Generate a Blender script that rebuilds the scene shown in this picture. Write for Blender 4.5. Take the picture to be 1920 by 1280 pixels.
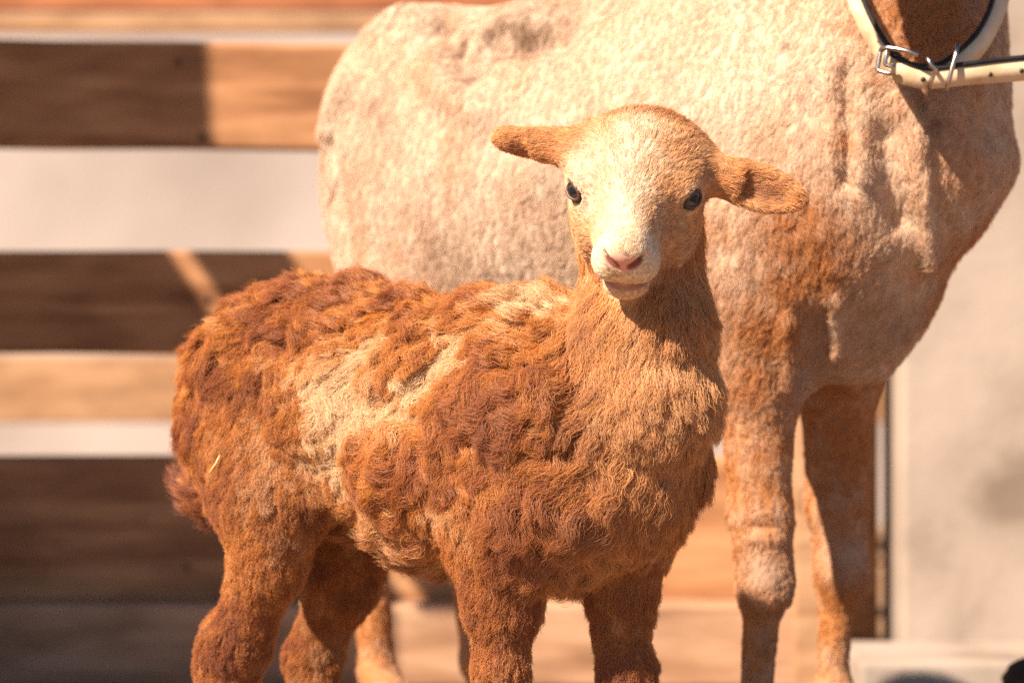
import bpy, math, random
import numpy as np
from mathutils import Vector, Matrix, kdtree

PREVIEW = 0          # 1 = bodies without fur
rng = np.random.default_rng(7)
random.seed(7)
scene = bpy.context.scene
for o in list(bpy.data.objects):
    bpy.data.objects.remove(o)
COL = scene.collection

# ------------------------------------------------------------------ camera
FPX = 5600.0          # 105 mm on a 36 mm sensor, in photograph pixels (1920 wide)
CAM_H = 0.40
cam_d = bpy.data.cameras.new('camera')
cam_d.lens = 105.0
cam_d.sensor_width = 36.0
cam_d.clip_start = 0.05
cam_d.clip_end = 500.0
cam_d.dof.use_dof = True
cam_d.dof.focus_distance = 2.47
cam_d.dof.aperture_fstop = 5.0
cam = bpy.data.objects.new('camera', cam_d)
cam.location = (0, 0, CAM_H)
cam.rotation_euler = (math.radians(90), 0, 0)
COL.objects.link(cam)
scene.camera = cam

# ------------------------------------------------------------------ light
TO_SUN = Vector((-0.58, -0.53, 0.72)).normalized()
SUN_EL = math.asin(TO_SUN.z)
SUN_AZ = math.atan2(TO_SUN.x, TO_SUN.y)
world = bpy.data.worlds.new('World')
scene.world = world
world.use_nodes = True
wn = world.node_tree.nodes
wl = world.node_tree.links
wn.clear()
w_out = wn.new('ShaderNodeOutputWorld')
w_bg = wn.new('ShaderNodeBackground')
w_sky = wn.new('ShaderNodeTexSky')
w_sky.sky_type = 'NISHITA'
w_sky.sun_disc = False
w_sky.sun_elevation = SUN_EL
w_sky.sun_rotation = SUN_AZ
w_sky.dust_density = 0.3
w_sky.air_density = 0.75
w_bg.inputs['Strength'].default_value = 0.05
wl.new(w_sky.outputs[0], w_bg.inputs['Color'])
wl.new(w_bg.outputs[0], w_out.inputs['Surface'])
sun_d = bpy.data.lights.new('sun', 'SUN')
sun_d.energy = 5.0
sun_d.angle = math.radians(0.5)
sun_d.color = (1.0, 0.80, 0.62)
sun = bpy.data.objects.new('sun', sun_d)
sun.rotation_euler = TO_SUN.to_track_quat('Z', 'Y').to_euler()
sun.location = TO_SUN * 20
COL.objects.link(sun)

scene.view_settings.view_transform = 'Standard'
scene.view_settings.look = 'None'
scene.view_settings.gamma = 1.0
scene.view_settings.use_curve_mapping = False
scene.view_settings.exposure = 1.15
scene.cycles.max_bounces = 10
scene.cycles.diffuse_bounces = 2
scene.cycles.glossy_bounces = 4
scene.cycles.transmission_bounces = 8
scene.cycles.transparent_max_bounces = 8
scene.cycles.use_denoising = False
scene.cycles.sample_clamp_indirect = 6.0
scene.cycles_curves.shape = 'RIBBONS'
scene.cycles_curves.subdivisions = 2

# ------------------------------------------------------------------ helpers
def W(px, py, Y):
    """place seen at photograph pixel (px, py), Y metres from the camera"""
    return np.array([(px - 960.0) / FPX * Y, Y, CAM_H - (py - 640.0) / FPX * Y])

def srgb(r, g, b):
    def f(c):
        c /= 255.0
        return c / 12.92 if c <= 0.04045 else ((c + 0.055) / 1.055) ** 2.4
    return np.array([f(r), f(g), f(b)])

def nrm(v):
    v = np.asarray(v, float)
    return v / np.linalg.norm(v)

def nrows(v):
    return v / np.maximum(np.linalg.norm(v, axis=1, keepdims=True), 1e-9)

def sstep(a, b, x):
    t = np.clip((x - a) / (b - a), 0, 1)
    return t * t * (3 - 2 * t)

_perm = np.random.default_rng(11).random(65536).astype(np.float32)
def vnoise(P, seed=0):
    """smooth value noise on points (n,3), 0..1"""
    P = np.asarray(P, float) + seed * 17.31
    i = np.floor(P).astype(np.int64)
    f = P - i
    f = f * f * f * (f * (f * 6 - 15) + 10)
    out = np.zeros(len(P))
    for dx in (0, 1):
        for dy in (0, 1):
            for dz in (0, 1):
                h = ((i[:, 0] + dx) * 73856093 ^ (i[:, 1] + dy) * 19349663 ^ (i[:, 2] + dz) * 83492791) & 65535
                w = (f[:, 0] if dx else 1 - f[:, 0]) * (f[:, 1] if dy else 1 - f[:, 1]) * (f[:, 2] if dz else 1 - f[:, 2])
                out += w * _perm[h]
    return out

def fnoise(P, seed=0, octv=3):
    P = np.asarray(P, float)
    a, s, t = 1.0, 0.0, 0.0
    for o in range(octv):
        s += a * vnoise(P * 2.03 ** o, seed + o * 3)
        t += a
        a *= 0.5
    return s / t

def tag(o, label=None, category=None, group=None, kind=None):
    if label: o['label'] = label
    if category: o['category'] = category
    if group: o['group'] = group
    if kind: o['kind'] = kind
    return o

def link(o, parent=None):
    COL.objects.link(o)
    if parent is not None:
        o.parent = parent
    return o

def mesh_obj(name, V, F, mat, parent=None, smooth=True):
    me = bpy.data.meshes.new(name)
    me.from_pydata([tuple(map(float, v)) for v in V], [], [tuple(map(int, f)) for f in F])
    me.update()
    if smooth:
        me.polygons.foreach_set('use_smooth', [True] * len(me.polygons))
    if mat is not None:
        me.materials.append(mat)
    o = bpy.data.objects.new(name, me)
    return link(o, parent)

# ------------------------------------------------------------------ signed-distance modelling
class Field:
    def __init__(self):
        self.p = []
    def cone(self, a, b, ra, rb, k=0.02, g='body', sub=False, sq=None):
        self.p.append(dict(t='c', a=np.asarray(a, float), b=np.asarray(b, float), ra=ra, rb=rb, k=k, g=g, sub=sub, sq=sq))
    def ell(self, c, r, axes=None, k=0.02, g='body', sub=False):
        A = np.eye(3) if axes is None else np.array([nrm(x) for x in axes])
        self.p.append(dict(t='e', c=np.asarray(c, float), r=np.asarray(r, float), A=A, k=k, g=g, sub=sub))
    def box(self, q, m):
        if q['t'] == 'c':
            r = max(q['ra'], q['rb']) + m
            return np.minimum(q['a'], q['b']) - r, np.maximum(q['a'], q['b']) + r
        e = np.sqrt(((q['A'] * q['r'][:, None]) ** 2).sum(0)) + m
        return q['c'] - e, q['c'] + e
    def dist(self, q, X, Y, Z):
        if q['t'] == 'c':
            a, ba = q['a'], q['b'] - q['a']
            px, py, pz = X - a[0], Y - a[1], Z - a[2]
            if q['sq'] is not None:          # squash across an axis: (axis, factor)
                ax, s = q['sq']
                d = (px * ax[0] + py * ax[1] + pz * ax[2]) * (1.0 / s - 1.0)
                px, py, pz = px + d * ax[0], py + d * ax[1], pz + d * ax[2]
            h = np.clip((px * ba[0] + py * ba[1] + pz * ba[2]) / max(ba @ ba, 1e-12), 0, 1)
            return np.sqrt((px - h * ba[0]) ** 2 + (py - h * ba[1]) ** 2 + (pz - h * ba[2]) ** 2) - (q['ra'] + (q['rb'] - q['ra']) * h)
        c, A, r = q['c'], q['A'], q['r']
        px, py, pz = X - c[0], Y - c[1], Z - c[2]
        k0 = 0; k1 = 0
        for i in range(3):
            d = px * A[i, 0] + py * A[i, 1] + pz * A[i, 2]
            k0 = k0 + (d / r[i]) ** 2
            k1 = k1 + (d / r[i] ** 2) ** 2
        k0 = np.sqrt(k0); k1 = np.sqrt(k1) + 1e-9
        return k0 * (k0 - 1.0) / k1
    def comb(self, f, d, q):
        k = q['k']
        if q['sub']:
            d = -d
            h = np.maximum(k - np.abs(f - d), 0) / k
            return np.maximum(f, d) + h * h * k * 0.25
        h = np.maximum(k - np.abs(f - d), 0) / k
        return np.minimum(f, d) - h * h * k * 0.25
    def mesh(self, xs, ys, zs):
        f = np.full((len(xs), len(ys), len(zs)), 0.1, np.float32)
        for q in self.p:
            lo, hi = self.box(q, q['k'] + 0.015)
            sl = []
            for ax, l, h in zip((xs, ys, zs), lo, hi):
                i0 = max(np.searchsorted(ax, l) - 1, 0); i1 = min(np.searchsorted(ax, h) + 1, len(ax))
                sl.append(slice(i0, i1))
            if any(s.stop - s.start < 1 for s in sl):
                continue
            X = xs[sl[0]].astype(np.float32)[:, None, None]
            Y = ys[sl[1]].astype(np.float32)[None, :, None]
            Z = zs[sl[2]].astype(np.float32)[None, None, :]
            s = tuple(sl)
            f[s] = self.comb(f[s], self.dist(q, X, Y, Z).astype(np.float32), q)
        return surface_nets(f, xs, ys, zs)
    def pts(self, P):
        """distance to each group at points"""
        out = {}
        for q in self.p:
            if q['sub']:
                continue
            d = self.dist(q, P[:, 0], P[:, 1], P[:, 2])
            out[q['g']] = d if q['g'] not in out else np.minimum(out[q['g']], d)
        return out

def surface_nets(f, xs, ys, zs):
    s = f < 0
    nx, ny, nz = f.shape
    c = np.zeros((nx - 1, ny - 1, nz - 1), np.int8)
    for dx in (0, 1):
        for dy in (0, 1):
            for dz in (0, 1):
                c += s[dx:nx - 1 + dx, dy:ny - 1 + dy, dz:nz - 1 + dz]
    I, J, K = np.nonzero((c > 0) & (c < 8))
    idx = np.full(c.shape, -1, np.int64)
    idx[I, J, K] = np.arange(len(I))
    cor = [(0,0,0),(1,0,0),(0,1,0),(1,1,0),(0,0,1),(1,0,1),(0,1,1),(1,1,1)]
    ax = (xs, ys, zs)
    acc = np.zeros((len(I), 3)); n = np.zeros(len(I))
    vals = [f[I + a, J + b, K + d].astype(float) for a, b, d in cor]
    pos = [np.stack([xs[I + a], ys[J + b], zs[K + d]], 1) for a, b, d in cor]
    for i in range(8):
        for j in range(i + 1, 8):
            if sum(abs(cor[i][t] - cor[j][t]) for t in range(3)) != 1:
                continue
            m = (vals[i] < 0) != (vals[j] < 0)
            t = np.where(m, vals[i] / np.where(m, vals[i] - vals[j], 1), 0)
            acc += np.where(m[:, None], pos[i] + (pos[j] - pos[i]) * t[:, None], 0)
            n += m
    V = acc / n[:, None]
    Fs = []
    for axis in range(3):
        sl0 = [slice(None)] * 3; sl1 = [slice(None)] * 3
        sl0[axis] = slice(0, -1); sl1[axis] = slice(1, None)
        a, b = s[tuple(sl0)], s[tuple(sl1)]
        for inside_first in (True, False):
            e = np.argwhere((a & ~b) if inside_first else (~a & b))
            u, w = (axis + 1) % 3, (axis + 2) % 3
            e = e[(e[:, u] > 0) & (e[:, w] > 0) & (e[:, u] < f.shape[u] - 1) & (e[:, w] < f.shape[w] - 1)]
            def g(du, dw):
                q = e.copy(); q[:, u] += du; q[:, w] += dw
                return idx[q[:, 0], q[:, 1], q[:, 2]]
            quad = np.stack([g(-1, -1), g(0, -1), g(0, 0), g(-1, 0)], 1)
            Fs.append(quad if inside_first else quad[:, ::-1])
    return V, np.concatenate(Fs)

def smooth_mesh(V, F, it=2, lam=0.5):
    for _ in range(it):
        acc = np.zeros_like(V); cnt = np.zeros(len(V))
        for i in range(4):
            a, b = F[:, i], F[:, (i + 1) % 4]
            for d in range(3):
                acc[:, d] += np.bincount(a, V[b, d], len(V)) + np.bincount(b, V[a, d], len(V))
            cnt += np.bincount(a, minlength=len(V)) + np.bincount(b, minlength=len(V))
        V = V + lam * (acc / np.maximum(cnt, 1)[:, None] - V)
    return V

def vnormals(V, F):
    n = np.cross(V[F[:, 2]] - V[F[:, 0]], V[F[:, 3]] - V[F[:, 1]])
    out = np.zeros_like(V)
    for i in range(4):
        for d in range(3):
            out[:, d] += np.bincount(F[:, i], n[:, d], len(V))
    return nrows(out)

def axis_grid(lo, hi, coarse, fine_lo=None, fine_hi=None, fine=None):
    if fine is None:
        return np.arange(lo, hi + coarse, coarse)
    v = [lo]
    while v[-1] < hi:
        x = v[-1]
        d = max(fine_lo - x, x - fine_hi, 0)
        v.append(x + min(coarse, fine + 0.12 * d))
    return np.array(v)

def sample_surface(V, F, N, n, weight=None):
    """n random points on the quads: position, normal"""
    T = np.concatenate([F[:, [0, 1, 2]], F[:, [0, 2, 3]]])
    A = np.linalg.norm(np.cross(V[T[:, 1]] - V[T[:, 0]], V[T[:, 2]] - V[T[:, 0]]), axis=1)
    if weight is not None:
        A = A * weight[T].mean(1)
    cs = np.cumsum(A)
    i = np.searchsorted(cs, rng.random(n) * cs[-1])
    i = np.minimum(i, len(T) - 1)
    r1 = np.sqrt(rng.random(n)); r2 = rng.random(n)
    w = np.stack([1 - r1, r1 * (1 - r2), r1 * r2], 1)[:, :, None]
    return (V[T[i]] * w).sum(1), nrows((N[T[i]] * w).sum(1))

# ------------------------------------------------------------------ node helpers
def new_mat(name):
    m = bpy.data.materials.new(name)
    m.use_nodes = True
    nt = m.node_tree
    b = nt.nodes['Principled BSDF']
    return m, nt, b

def nd(nt, t, **kw):
    n = nt.nodes.new(t)
    for k, v in kw.items():
        setattr(n, k, v)
    return n

def ramp(nt, stops):
    r = nd(nt, 'ShaderNodeValToRGB')
    e = r.color_ramp.elements
    while len(e) < len(stops):
        e.new(0.5)
    for el, (p, c) in zip(e, stops):
        el.position = p
        el.color = (*c, 1) if len(c) == 3 else c
    return r

def noise_mat(name, stops, scale=8.0, detail=6.0, rough=0.85, bump=0.3, stretch=(1, 1, 1), bscale=None, spec=0.2, dist=0.002):
    m, nt, b = new_mat(name)
    tc = nd(nt, 'ShaderNodeTexCoord')
    mp = nd(nt, 'ShaderNodeMapping')
    mp.inputs['Scale'].default_value = stretch
    nt.links.new(tc.outputs['Object'], mp.inputs['Vector'])
    nz = nd(nt, 'ShaderNodeTexNoise')
    nz.inputs['Scale'].default_value = scale
    nz.inputs['Detail'].default_value = detail
    nt.links.new(mp.outputs[0], nz.inputs['Vector'])
    r = ramp(nt, stops)
    nt.links.new(nz.outputs['Fac'], r.inputs[0])
    nt.links.new(r.outputs[0], b.inputs['Base Color'])
    b.inputs['Roughness'].default_value = rough
    b.inputs['Specular IOR Level'].default_value = spec
    n2 = nd(nt, 'ShaderNodeTexNoise')
    n2.inputs['Scale'].default_value = bscale or scale * 4
    n2.inputs['Detail'].default_value = 8
    nt.links.new(mp.outputs[0], n2.inputs['Vector'])
    bp = nd(nt, 'ShaderNodeBump')
    bp.inputs['Strength'].default_value = bump
    bp.inputs['Distance'].default_value = dist
    nt.links.new(n2.outputs['Fac'], bp.inputs['Height'])
    nt.links.new(bp.outputs[0], b.inputs['Normal'])
    return m

def hair_mat(name, rough=0.45, trans=0.12, spec=0.045):
    m = bpy.data.materials.new(name)
    m.use_nodes = True
    nt = m.node_tree
    nt.nodes.clear()
    out = nd(nt, 'ShaderNodeOutputMaterial')
    at = nd(nt, 'ShaderNodeAttribute', attribute_name='hair_color')
    df = nd(nt, 'ShaderNodeBsdfDiffuse')
    tr = nd(nt, 'ShaderNodeBsdfTranslucent')
    hr = nd(nt, 'ShaderNodeBsdfHair')
    hr.component = 'Reflection'
    hr.inputs['RoughnessU'].default_value = rough * .6
    hr.inputs['RoughnessV'].default_value = rough
    hr.inputs['Color'].default_value = (1, .95, .92, 1)
    m1 = nd(nt, 'ShaderNodeMixShader'); m1.inputs[0].default_value = trans
    m2 = nd(nt, 'ShaderNodeMixShader'); m2.inputs[0].default_value = spec
    nt.links.new(at.outputs['Color'], df.inputs['Color'])
    nt.links.new(at.outputs['Color'], tr.inputs['Color'])
    nt.links.new(df.outputs[0], m1.inputs[1]); nt.links.new(tr.outputs[0], m1.inputs[2])
    nt.links.new(m1.outputs[0], m2.inputs[1]); nt.links.new(hr.outputs[0], m2.inputs[2])
    nt.links.new(m2.outputs[0], out.inputs['Surface'])
    return m

def make_hair(name, PTS, RAD, COLR, mat, parent):
    """PTS (n,k,3) strand points, RAD (n,k), COLR (n,k,3)"""
    n, k, _ = PTS.shape
    cu = bpy.data.hair_curves.new(name)
    cu.add_curves([k] * n)
    cu.attributes['position'].data.foreach_set('vector', np.ascontiguousarray(PTS, np.float32).ravel())
    ra = cu.attributes.get('radius') or cu.attributes.new('radius', 'FLOAT', 'POINT')
    ra.data.foreach_set('value', np.ascontiguousarray(RAD, np.float32).ravel())
    ca = cu.attributes.new('hair_color', 'FLOAT_COLOR', 'POINT')
    c4 = np.ones((n, k, 4), np.float32); c4[:, :, :3] = COLR
    ca.data.foreach_set('color', c4.ravel())
    cu.materials.append(mat)
    o = bpy.data.objects.new(name, cu)
    return link(o, parent)
# ------------------------------------------------------------------ the lamb's body
TH = math.radians(40)
LF = np.array([math.cos(TH), -math.sin(TH), 0.0])      # lamb forward
LL = np.array([math.sin(TH), math.cos(TH), 0.0])       # lamb left (away from the camera)
LS = np.array([0.039, 2.55, 0.0])
def LU(u, v, z):
    return LS + u * LF + v * LL + np.array([0, 0, z])
lamb_f = Field()
sqv = (LL, 0.86)
# trunk
lamb_f.cone(LU(-.27, 0, .345), LU(-.03, 0, .325), .093, .106, k=.03, sq=sqv)
lamb_f.ell(LU(-.275, 0, .345), (.088, .080, .094), (LF, LL, (0, 0, 1)), k=.03)
lamb_f.ell(LU(-.095, 0, .302), (.12, .083, .086), (LF, LL, (0, 0, 1)), k=.03)
lamb_f.ell(LU(.015, 0, .315), (.078, .082, .105), (LF, LL, (0, 0, 1)), k=.035)
lamb_f.ell(LU(.050, .012, .305), (.060, .070, .070), (LF, LL, (0, 0, 1)), k=.03)
lamb_f.ell(LU(-.01, -.055, .30), (.065, .035, .085), (LF, LL, (0, 0, 1)), k=.03)   # near shoulder
lamb_f.ell(LU(.02, .055, .295), (.056, .034, .080), (LF, LL, (0, 0, 1)), k=.03)     # far shoulder
# neck
lamb_f.cone(LU(.035, .004, .345), LU(.075, .004, .40), .058, .046, k=.022)
lamb_f.cone(W(1212, 740, 2.490), W(1206, 600, 2.492), .046, .0465, k=.014, g='neck')
lamb_f.cone(W(1212, 730, 2.490), LU(.058, .010, .300), .045, .050, k=.030, g='neck')
lamb_f.cone(W(1206, 600, 2.492), W(1200, 420, 2.515), .0475, .045, k=.012, g='neck')
# tail and rump
lamb_f.cone(W(432, 700, 2.79), W(416, 800, 2.80), .025, .018, k=.02, g='tail')
lamb_f.cone(W(407, 805, 2.79), W(405, 890, 2.785), .019, .015, k=.006, g='tail')
lamb_f.ell(W(478, 770, 2.72), (.055, .05, .082), (LF, LL, (0, 0, 1)), k=.035)
lamb_f.ell(LU(-.325, -.01, .335), (.048, .058, .078), (LF, LL, (0, 0, 1)), k=.03)
# near hind leg
lamb_f.ell(W(500, 860, 2.68), (.055, .04, .085), (LF, LL, (.25, -.2, 1)), k=.03, g='leg')
lamb_f.cone(W(507, 930, 2.675), W(500, 1060, 2.68), .038, .026, k=.03, g='leg')
lamb_f.cone(W(500, 1050, 2.68), W(452, 1200, 2.70), .027, .024, k=.02, g='leg')
lamb_f.cone(W(440, 1200, 2.71), W(410, 1262, 2.73), .027, .020, k=.02, g='leg')
lamb_f.cone(W(432, 1240, 2.715), W(440, 1400, 2.70), .026, .016, k=.015, g='leg')
lamb_f.cone(W(440, 1400, 2.70), W(455, 1478, 2.68), .016, .019, k=.01, g='leg')
# far hind leg
lamb_f.ell(W(640, 960, 2.80), (.05, .035, .08), (LF, LL, (0, 0, 1)), k=.03, g='leg')
lamb_f.cone(W(655, 1000, 2.80), W(640, 1090, 2.80), .036, .027, k=.02, g='leg')
lamb_f.cone(W(640, 1090, 2.80), W(588, 1230, 2.82), .027, .021, k=.02, g='leg')
lamb_f.cone(W(588, 1230, 2.82), W(590, 1380, 2.81), .022, .015, k=.02, g='leg')
lamb_f.cone(W(590, 1380, 2.81), W(605, 1440, 2.79), .015, .018, k=.01, g='leg')
# near fore leg
lamb_f.cone(LU(-.018, -.05, .255), LU(-.022, -.047, .185), .044, .029, k=.03, g='leg')
lamb_f.cone(LU(-.022, -.047, .19), LU(-.024, -.046, .125), .028, .0190, k=.015, g='leg')
lamb_f.cone(LU(-.024, -.046, .125), LU(-.026, -.046, .04), .0205, .014, k=.012, g='leg')
lamb_f.cone(LU(-.024, -.046, .03), LU(-.012, -.046, .014), .016, .017, k=.012, g='leg')
# far fore leg
lamb_f.cone(LU(.042, .045, .25), LU(.036, .043, .185), .039, .0255, k=.03, g='leg')
lamb_f.cone(LU(.036, .043, .19), LU(.036, .043, .150), .025, .0190, k=.015, g='leg')
lamb_f.cone(LU(.036, .043, .155), LU(.040, .045, .120), .0190, .0215, k=.015, g='leg')
lamb_f.cone(LU(.040, .045, .120), LU(.036, .045, .04), .0215, .014, k=.012, g='leg')
lamb_f.cone(LU(.038, .045, .03), LU(.05, .045, .014), .016, .017, k=.012, g='leg')

# head frame: origin between the eyes, F to the nose, R to image right, U out of the forehead
HO = np.array([0.1005, 2.45, 0.5225])
HF = nrm([-.13, -.77, -.62])
HR = np.array([1.0, -.11, -.072]); HR = nrm(HR - HF * (HR @ HF))
HU = np.cross(HR, HF)
if HU[2] < 0: HU = -HU
def H(a, b, c):
    return HO + a * HF + b * HR + c * HU
HA = (HF, HR, HU)
lamb_f.ell(H(-.036, .001, -.001), (.050, .0570, .0385), HA, k=.02, g='head')
lamb_f.ell(H(-.020, 0, .003), (.046, .050, .033), HA, k=.02, g='head')          # forehead
lamb_f.cone(H(-.005, 0, -.018), H(.062, 0, -.019), .041, .0235, k=.02, g='head')  # muzzle
lamb_f.cone(H(.01, 0, .004), H(.070, 0, -.001), .020, .0170, k=.015, g='head')   # nose bridge
for s in (-1, 1):
    lamb_f.ell(H(-.004, s * .041, .004), (.020, .0135, .0165), (HF + HR * s * .25, HR * s - HF * .25, HU), k=.012, g='head')   # brow / orbit
    lamb_f.ell(H(-.012, s * .030, -.038), (.038, .020, .028), HA, k=.02, g='head')     # cheek
    lamb_f.ell(H(.069, s * .0130, -.019), (.017, .0140, .0145), HA, k=.009, g='muzzle')  # upper lip
lamb_f.ell(H(.079, 0, -.0015), (.0095, .0120, .0100), HA, k=.008, g='muzzle')     # nose pad
for s in (-1, 1):
    lamb_f.ell(H(.0775, s * .0100, -.0030), (.010, .0070, .0075), HA, k=.005, g='muzzle')
lamb_f.cone(H(.008, 0, -.050), H(.058, 0, -.0460), .029, .0150, k=.012, g='head')  # lower jaw
lamb_f.ell(H(.066, 0, -.0450), (.0135, .0170, .0100), HA, k=.008, g='muzzle')      # chin
# mouth line, nostrils, philtrum
for s in (-1, 1):
    lamb_f.cone(H(.086, 0, -.0350), H(.066, s * .021, -.0335), .0022, .0026, k=.004, g='cut', sub=True)
    lamb_f.cone(H(.066, s * .021, -.0335), H(.035, s * .033, -.026), .0022, .0010, k=.004, g='cut', sub=True)
    lamb_f.cone(H(.0905, s * .0058, -.0105), H(.0838, s * .0158, -.0020), .0022, .0033, k=.003, g='cut', sub=True)
lamb_f.cone(H(.0915, 0, -.0120), H(.0875, 0, -.0330), .0016, .0022, k=.003, g='cut', sub=True)
# eye sockets
EYE_R = 0.0108
EYES = {}
EYE_AX = {}
for s in (-1, 1):
    e = H(.004, s * .0435, .0005)
    od = nrm(HF * .62 + HR * s * .70 + HU * .36)      # the way the eye looks out
    EYES[s] = (e, od); EYE_AX[s] = None
    long = nrm(HF * .70 - HR * s * .62 + HU * -.30); long = nrm(long - od * (long @ od))
    shrt = np.cross(od, long); EYE_AX[s] = (long, shrt)
    lamb_f.ell(e + od * .0085, (.0122, .0060, .010), (long, shrt, od), k=.004, g='cut', sub=True)
# ears
def ear(base, tip, wdir, hw, th, bow):
    ax = nrm(tip - base); L = np.linalg.norm(tip - base)
    w = nrm(wdir - ax * (wdir @ ax)); n = np.cross(ax, w)
    lamb_f.cone(base - ax * .020, base + ax * .022, .0185, .0135, k=.016, g='ear')
    lamb_f.ell(base + ax * L * .48, (L * .38, hw, th), (ax, w, n), k=.010, g='ear')
    lamb_f.ell(base + ax * L * .68, (L * .30, hw * .72, th), (ax, w, n), k=.010, g='ear')
    lamb_f.ell(base + ax * L * .82, (L * .20, hw * .40, th * .9), (ax, w, n), k=.010, g='ear')
    lamb_f.ell(base + ax * L * .55 + n * bow, (L * .36, hw * .62, th * 1.1), (ax, w, n), k=.006, g='cut', sub=True)
    return ax, w, n
EAR_R = ear(W(1328, 322, 2.475), W(1500, 376, 2.455), np.array([.30, -.15, .95]), .0185, .0045, .0040)
EAR_L = ear(W(1072, 278, 2.485), W(938, 260, 2.515), np.array([0., -.85, .45]), .0170, .0045, .0042)

gx = axis_grid(-.345, .27, .006, 0.0, .225, .0019)
gy = axis_grid(2.29, 2.95, .006, 2.34, 2.52, .0019)
gz = axis_grid(-.012, .63, .006, .43, .60, .0019)
LV, LFc = lamb_f.mesh(gx, gy, gz)
LV = smooth_mesh(LV, LFc, 1, .4)
LN = vnormals(LV, LFc)

# ------------------------------------------------------------------ the ewe's body
TM = math.radians(42)
EF = np.array([math.cos(TM), -math.sin(TM), 0.0])
EL = np.array([math.sin(TM), math.cos(TM), 0.0])
ES = np.array([0.287, 2.95, 0.0])
def EU(u, v, z):
    return ES + u * EF + v * EL + np.array([0, 0, z])
ewe_f = Field()
EA = (EF, EL, (0, 0, 1))
ewe_f.cone(EU(-.44, 0, .600), EU(-.08, 0, .600), .155, .180, k=.05, sq=(EL, .85))
ewe_f.ell(EU(-.28, 0, .56), (.30, .165, .19), EA, k=.05)
ewe_f.ell(EU(-.50, -.01, .605), (.10, .13, .155), EA, k=.05)
ewe_f.ell(EU(-.435, -.065, .50), (.11, .085, .17), EA, k=.05)
ewe_f.ell(EU(-.47, .065, .50), (.11, .085, .17), EA, k=.05)
ewe_f.cone(EU(-.575, -.02, .66), EU(-.595, -.03, .50), .034, .02, k=.02)       # tail
ewe_f.ell(EU(.0, -.075, .56), (.11, .07, .17), EA, k=.04)                  # shoulders
ewe_f.ell(EU(.0, .075, .56), (.11, .07, .17), EA, k=.04)
ewe_f.ell(EU(.068, 0, .56), (.102, .110, .15), EA, k=.05)                   # chest
ewe_f.ell(EU(.070, 0, .45), (.064, .066, .085), EA, k=.04)                 # brisket
ewe_f.cone(EU(.060, .0, .395), EU(.005, -.050, .388), .024, .028, k=.040)       # skin fold
ewe_f.cone(EU(.085, 0, .60), EU(.14, .012, .86), .108, .060, k=.06)        # neck
ewe_f.cone(EU(.14, .0, .58), EU(.145, .01, .72), .083, .055, k=.05)
ewe_f.ell(EU(.175, .02, .90), (.085, .07, .085), EA, k=.04)                # head, above the picture
ewe_f.cone(EU(.17, .01, .88), np.array([.245, 2.585, .845]), .066, .040, k=.03)   # muzzle, turned to the camera's left
# fore legs
for s, du, v in ((-1, 0.0, -.07), (1, -.035, .104)):
    ewe_f.cone(EU(-.005 + du, v * 1.15, .50), EU(.0 + du, v * 1.05, .36), .068, .040, k=.04, g='leg')
    ewe_f.cone(EU(.0 + du, v * 1.05, .37), EU(.0 + du, v, .235), .039, .029, k=.02, g='leg')
    ewe_f.cone(EU(.002 + du, v, .225), EU(.008 + du, v, .165), .0285, .0280, k=.02, g='leg')
    ewe_f.cone(EU(.004 + du, v, .165), EU(-.004 + du, v, .05), .0180, .0155, k=.02, g='leg')
    ewe_f.cone(EU(-.002 + du, v, .04), EU(.02 + du, v, .018), .022, .022, k=.012, g='leg')
# hind legs
for s in (-1, 1):
    v = .08 * s
    ewe_f.cone(EU(-.45, v, .42), EU(-.46, v, .33), .075, .045, k=.04, g='leg')
    ewe_f.cone(EU(-.46, v, .33), EU(-.535, v, .225), .042, .026, k=.02, g='leg')
    ewe_f.cone(EU(-.535, v, .225), EU(-.51, v, .05), .025, .018, k=.02, g='leg')
    ewe_f.cone(EU(-.51, v, .04), EU(-.49, v, .018), .022, .022, k=.012, g='leg')
EVx = axis_grid(-.42, .62, .0065)
EVy = axis_grid(2.45, 3.60, .0065)
EVz = axis_grid(-.02, 1.02, .0065)
EV, EFc = ewe_f.mesh(EVx, EVy, EVz)
EV = smooth_mesh(EV, EFc, 1, .5)
EN = vnormals(EV, EFc)
# ------------------------------------------------------------------ fur
CAMP = np.array([0, 0, CAM_H])
def facing(P, N):
    return (N * nrows(CAMP - P)).sum(1)

def surf_at(V, N, px, py):
    """the body's surface point that the photograph shows at a pixel"""
    f = facing(V, N) > 0.05
    q = V[f]
    x = 960 + q[:, 0] / q[:, 1] * FPX; y = 640 - (q[:, 2] - CAM_H) / q[:, 1] * FPX
    d = (x - px) ** 2 + (y - py) ** 2
    near = d < max(64, d.min() * 1.5)
    j = np.where(near)[0]
    return q[j[np.argmin(q[j, 1])]]

def patch_w(P, V, N, spots, px_m=0.00046):
    w = np.zeros(len(P))
    for x, y, r, s in spots:
        c = surf_at(V, N, x, y)
        d = np.linalg.norm(P - c, axis=1) / (r * px_m)
        w = np.maximum(w, s * np.exp(-d ** 1.6 * 0.9))
    return w

def tangent(t, n):
    t = t - n * (t * n).sum(1, keepdims=True)
    return nrows(t)

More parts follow.
